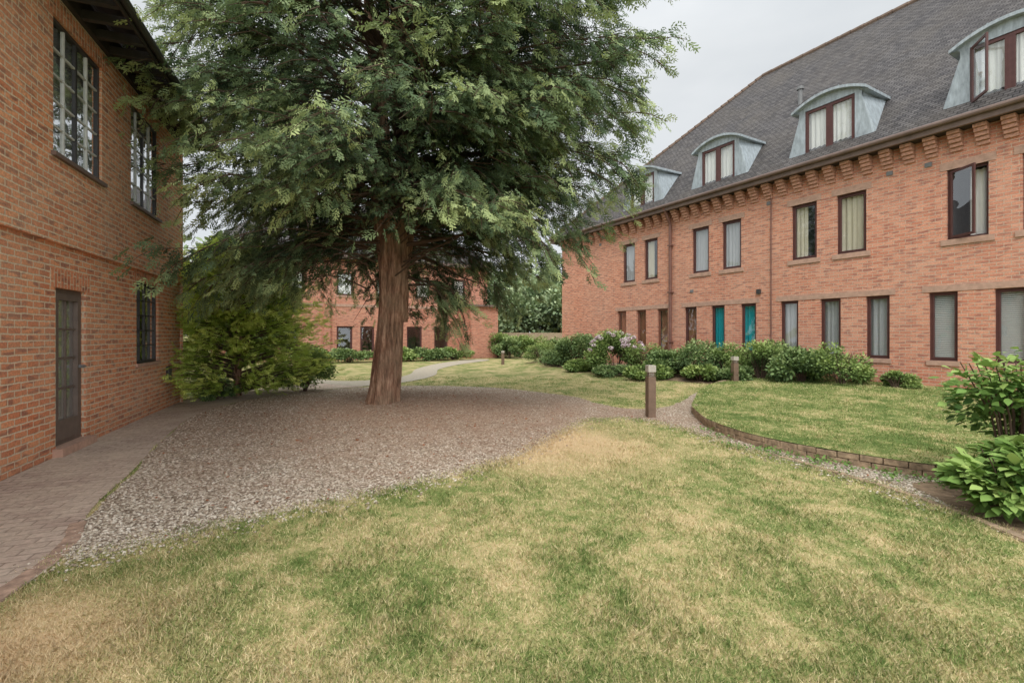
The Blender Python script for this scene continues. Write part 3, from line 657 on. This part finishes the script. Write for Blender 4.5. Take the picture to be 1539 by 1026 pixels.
def shrub(name,c,r,N,size,mat,nb=16,flowers=0):
    e=empty(name); g=float(hgt(c[0],c[1])); c=(c[0],c[1],g+r[2]*.42)
    P,n,t=blobpts(c,(r[0],r[1],r[2]*.62/1.0),N,nb,.6); k=P[:,2]>g+.01; P,n,t=P[k],n[k],t[k]
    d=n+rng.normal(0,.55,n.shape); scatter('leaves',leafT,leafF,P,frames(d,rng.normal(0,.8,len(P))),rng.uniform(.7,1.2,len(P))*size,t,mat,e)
    S=MB()
    for i in range(14):
        a=random.uniform(0,6.283); u=random.uniform(.3,.8); tube(S,[(c[0]+.05*math.cos(a),c[1]+.05*math.sin(a),g-.02),(c[0]+.4*u*r[0]*math.cos(a),c[1]+.4*u*r[1]*math.sin(a),g+r[2]*.4),(c[0]+u*r[0]*math.cos(a),c[1]+u*r[1]*math.sin(a),g+r[2]*.8)],[.015,.01,.004],'twig',5)
    S.make('stems',e)
    if flowers:
        FP=[]
        for i in range(flowers):
            a=random.uniform(0,6.283); cz=random.uniform(.25,1); s=math.sqrt(1-cz*cz); fc=np.array((c[0]+r[0]*.98*s*math.cos(a),c[1]+r[1]*.98*s*math.sin(a),c[2]+r[2]*.6*cz))
            v=rng.normal(size=(60,3)); v/=np.linalg.norm(v,axis=1,keepdims=True); FP.append(np.c_[fc+v*np.array((.08,.08,.055)),v])
        FP=np.vstack(FP); scatter('flowers',[(-.5,-.5,0),(.5,-.5,0),(.5,.5,0),(-.5,.5,0)],[(0,1,2,3)],FP[:,:3],frames(np.cross(FP[:,3:],rng.normal(size=(len(FP),3))),rng.normal(0,.6,len(FP))),np.full(len(FP),.036),rng.random(len(FP)),'flower',e)
shrub('round_shrub',(2.75,20.0),(1.0,1.0,1.35),9000,.075,'shrub2')
shrub('hydrangea_bush',(3.75,17.3),(1.05,1.0,1.4),8500,.09,'shrub',16,50)
for i,(X,Y,rx,rz,m) in enumerate([(1.9,20.9,.8,.7,'shrub2'),(4.6,16.2,.8,.95,'shrub'),(5.1,15.5,.7,.8,'shrub2'),(3.5,16.5,.7,.4,'shrub2'),(4.3,15.1,.6,.5,'shrub'),(5.75,14.6,.75,1.05,'shrub2'),(6.4,14.2,.65,.95,'shrub'),(6.9,13.3,.8,1.0,'shrub'),(7.5,12.4,.8,1.0,'shrub2'),(8.1,11.8,.65,.95,'shrub'),(5.5,14.0,.55,.45,'shrub'),(6.2,13.4,.6,.5,'shrub2'),(8.75,10.9,.4,.45,'shrub'),(2.6,18.4,.6,.4,'shrub'),(1.4,22.3,.8,.9,'shrub'),(7.4,13.6,.6,1.1,'shrub2')]):
    shrub('garden_shrub',(X,Y),(rx*random.uniform(.85,1.2),rx,rz*random.uniform(.85,1.1)),4400,random.choice((.055,.075,.1)),m,random.choice((8,12,18)))
for i,(X,Y,r,h) in enumerate([(-10.5,24.6,1.3,.8),(-8.6,25.3,1.3,.7),(-6.6,26.4,1.3,.75),(-4.8,27.3,1.3,.7),(-3.4,28,1.2,.8),(-1.0,32.0,1.3,1.6),(.5,31,1.3,1.4),(-.2,29.5,1.0,1.2),(1.6,30.5,1.2,1.3),(2.8,30,1.2,1.2),(-.9,30.4,.9,1.5)]):
    shrub('hedge_shrub',(X,Y),(r,r*.7,h),3500,.12,'shrub2' if i%2 else 'shrub',12)
cf=empty('conifer_shrub'); S=MB(); SPc=[];SDc=[];STc=[]
cx,cy=-6.6,11.5
tube(S,[(cx,cy,0),(cx+.05,cy,1.5),(cx,cy+.05,3.5)],[.1,.06,.01],'bark',10)
for i in range(350):
    z=random.uniform(.05,3.7); a=random.uniform(0,6.283); R=np.interp(z,[0,.5,1.5,2.5,3.7],[1.8,1.9,1.6,1.25,.4])*random.uniform(.65,1.12)
    if math.cos(a)>0.2: R*=1.15
    p0=np.array((cx,cy,max(.1,z-.1))); p1=np.array((cx+R*math.cos(a),cy+R*math.sin(a),z+.25*R-.15)); tube(S,[p0,(p0+p1)/2+np.array((0,0,.06)),p1],[.02,.012,.004],'twig',5)
    bt_=random.gauss(0,.12)
    for h in range(28):
        u=random.uniform(.35,1.05); c=p0+(p1-p0)*u+rng.normal(0,.08,3)*(1.3-u*.4)
        if (c[0]+5.67)*.938+(c[1]-6.14)*.346<.05 and ((c[0]+5.67)*-.346+(c[1]-6.14)*.938)<4.7: continue
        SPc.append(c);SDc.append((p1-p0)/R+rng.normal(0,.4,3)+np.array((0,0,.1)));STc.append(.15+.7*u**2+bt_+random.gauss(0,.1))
S.make('branches',cf); SPc=np.array(SPc); scatter('foliage',tvs,tfs,SPc,frames(np.array(SDc),rng.normal(0,.7,len(SPc))),rng.uniform(.14,.25,len(SPc)),np.array(STc),'conifer',cf)
shrub('garden_shrub',(-5.35,12.3),(.8,.7,1.1),5000,.06,'shrub',12)
shrub('garden_shrub',(-6.7,10.8),(.45,.4,.5),2500,.06,'shrub2',10)
def broad(name,c,r,N,size,nb=14):
    e=empty(name); P,n,t=blobpts((c[0],c[1],c[2]),r,N,nb,.7); k=P[:,2]>.03; P,n,t=P[k],n[k],t[k]
    d=n*.8+rng.normal(0,.4,n.shape); d[:,2]=d[:,2]*.4-.1
    bl=[(0,0,0),(.2,.2,.03),(.5,.3,.05),(.8,.16,0),(1,0,-.1),(.8,-.16,0),(.5,-.3,.05),(.2,-.2,.03)]
    scatter('leaves',bl,[(0,1,2,3,4,5,6,7)],P,frames(d,rng.normal(0,.45,len(P))),rng.uniform(.5,1.25,len(P))*size,t+.05,'plant',e)
    S=MB()
    for i in range(26):
        a=random.uniform(0,6.283); u=random.uniform(.2,.8); tube(S,[(c[0]+.1*math.cos(a),c[1]+.1*math.sin(a),0),(c[0]+.5*u*r[0]*math.cos(a),c[1]+.5*u*r[1]*math.sin(a),c[2]),(c[0]+u*r[0]*math.cos(a),c[1]+u*r[1]*math.sin(a),c[2]+r[2]*.7)],[.012,.009,.004],'twig',5)
    S.make('stems',e)
broad('leafy_garden_plant',(4.6,4.3,.76),(.66,.5,.68),2900,.09,26)
broad('leafy_garden_plant',(4.2,3.98,.24),(.5,.42,.38),1500,.12)
broad('leafy_garden_plant',(5.6,3.9,.6),(.8,.6,.8),2000,.11,20)
wx=rng.uniform(0,1,90); idx=np.clip((wx*70).astype(int)+48,0,len(kc)-1); wp=kc[idx]+rng.normal(0,.12,(90,2))-np.array((.15,.1))
P=np.repeat(wp,14,axis=0)+rng.normal(0,.05,(1260,2)); a=rng.uniform(0,6.283,1260)
scatter('weeds',leafT,leafF,np.c_[P,rng.uniform(.01,.06,1260)],frames(np.c_[np.cos(a),np.sin(a),rng.uniform(.2,1,1260)],rng.normal(0,.5,1260)),rng.uniform(.02,.05,1260),rng.uniform(.2,.6,1260),'plant')

e=empty('background_trees'); S=MB(); allP=[];allN=[];allT=[]
for X,Y,r,h in [(-1.5,44,3.5,7.4),(2.2,42,3.2,6.6),(6,44,4,7.2),(.4,38,1.8,4.6),(4.0,38,2,4.8),(11,46,4,8),(-6,48,4,8),(-16,50,5,10),(-26,46,5,10),(-38,44,6,11),(18,50,5,9),(28,50,6,10),(-12,46,4,8),(3.5,50,4,8.5),(-17,24,3,6.5),(-18.5,18,3,7),(-10.2,17.5,1.6,4.6)]:
    P,n,t=blobpts((X,Y,h*.5),(r,r,h*.55),5200 if abs(X-1.5)<7 else 3000,24,.5); allP.append(P);allN.append(n);allT.append(t+random.uniform(-.15,.15)); tube(S,[(X,Y,0),(X,Y,h*.7)],[.25,.1],'bark',8)
P=np.vstack(allP);n=np.vstack(allN);t_=np.concatenate(allT)
scatter('leaves',leafT,leafF,P,frames(n+rng.normal(0,.6,n.shape),rng.normal(0,.8,len(P))),rng.uniform(.25,.5,len(P)),t_,'bgtree',e); S.make('trunks',e)
F=MB(); x=-2
while x<9: F.box(x,x+.12,34,34.02,.05,1.6+random.uniform(-.01,.01),'fence'); x+=.125
for z in (.4,1.3): F.box(-2,9,34.021,34.06,z,z+.08,'fence')
F.make('timber_fence')
def bollard(x,y,h=.9):
    b=MB(); w=.07; z=float(hgt(x,y))
    b.box(-w,w,-w,w,-.03,h*.78,'boll'); b.box(-w*.7,w*.7,-w*.7,w*.7,h*.78,h*.87,'bolltop')
    for k in range(3): b.box(-w*.98,w*.98,-w*.98,w*.98,h*(.795+.028*k),h*(.803+.028*k),'boll')
    b.box(-w*1.02,w*1.02,-w*1.02,w*1.02,h*.87,h,'bolltop')
    o=b.make('bollard_light',None,.006); o.location=(x,y,z); o.rotation_euler=(0,0,.15)
bollard(2.48,8.57,.93); bollard(6.0,12.9,.78); bollard(-.45,23.5,.68)

# ------------------------------------------------------------ light, sky, camera
w=D.worlds.new('World'); scene.world=w; w.use_nodes=True; nt=w.node_tree; nt.nodes.clear()
SE,AZ=math.radians(52),math.radians(190)
L=nt.links.new; nn=nt.nodes.new
out=nn('ShaderNodeOutputWorld'); bg=nn('ShaderNodeBackground'); sk=nn('ShaderNodeTexSky'); sk.sky_type='NISHITA'; sk.sun_disc=False; sk.sun_elevation=SE; sk.sun_rotation=AZ
tc=nn('ShaderNodeTexCoord'); mp=nn('ShaderNodeMapping'); mp.inputs['Scale'].default_value=(1,1,2.5); nz=nn('ShaderNodeTexNoise'); nz.inputs['Scale'].default_value=2.0; nz.inputs['Detail'].default_value=5; nz.inputs['Roughness'].default_value=.5
r_=nn('ShaderNodeValToRGB'); r_.color_ramp.elements[0].position=.3; r_.color_ramp.elements[0].color=(6.9,7.3,7.6,1); r_.color_ramp.elements[1].position=.7; r_.color_ramp.elements[1].color=(9.2,9.4,9.5,1)
sx=nn('ShaderNodeSeparateXYZ'); L(tc.outputs['Generated'],sx.inputs[0])
m1=nn('ShaderNodeMapRange'); m1.interpolation_type='SMOOTHSTEP'; m1.inputs[1].default_value=.45; m1.inputs[2].default_value=1.0; m1.inputs[3].default_value=1.0; m1.inputs[4].default_value=2.4; L(sx.outputs[2],m1.inputs[0])
m2=nn('ShaderNodeMapRange'); m2.interpolation_type='SMOOTHSTEP'; m2.inputs[1].default_value=.1; m2.inputs[2].default_value=-.9; m2.inputs[3].default_value=1.0; m2.inputs[4].default_value=2.4; L(sx.outputs[1],m2.inputs[0])
mm=nn('ShaderNodeMath'); mm.operation='MAXIMUM'; L(m1.outputs[0],mm.inputs[0]); L(m2.outputs[0],mm.inputs[1])
vm=nn('ShaderNodeVectorMath'); vm.operation='SCALE'; L(r_.outputs[0],vm.inputs[0]); L(mm.outputs[0],vm.inputs['Scale'])
mx=nn('ShaderNodeMix'); mx.data_type='RGBA'; mx.inputs[0].default_value=.93
L(tc.outputs['Generated'],mp.inputs[0]); L(mp.outputs[0],nz.inputs[0]); L(nz.outputs['Fac'],r_.inputs[0]); L(sk.outputs[0],mx.inputs[6]); L(vm.outputs[0],mx.inputs[7]); L(mx.outputs[2],bg.inputs[0]); bg.inputs[1].default_value=.1; L(bg.outputs[0],out.inputs[0])
sl=D.lights.new('sun','SUN'); sl.energy=1.5; sl.angle=math.radians(18); sl.color=(1,.96,.9); so=D.objects.new('sun',sl); scene.collection.objects.link(so)
sd=Vector((math.sin(AZ)*math.cos(SE),math.cos(AZ)*math.cos(SE),math.sin(SE))); so.rotation_euler=sd.to_track_quat('Z','Y').to_euler(); so.location=sd*50
cam=D.cameras.new('camera'); co=D.objects.new('camera',cam); scene.collection.objects.link(co); co.location=(0,0,1.5); co.rotation_euler=(math.radians(90),0,0)
cam.sensor_width=36; cam.lens=16.84; cam.shift_y=-.00715; cam.clip_end=2000; cam.clip_start=.05; scene.camera=co
scene.view_settings.view_transform='Standard'; scene.view_settings.look='None'; scene.view_settings.exposure=0
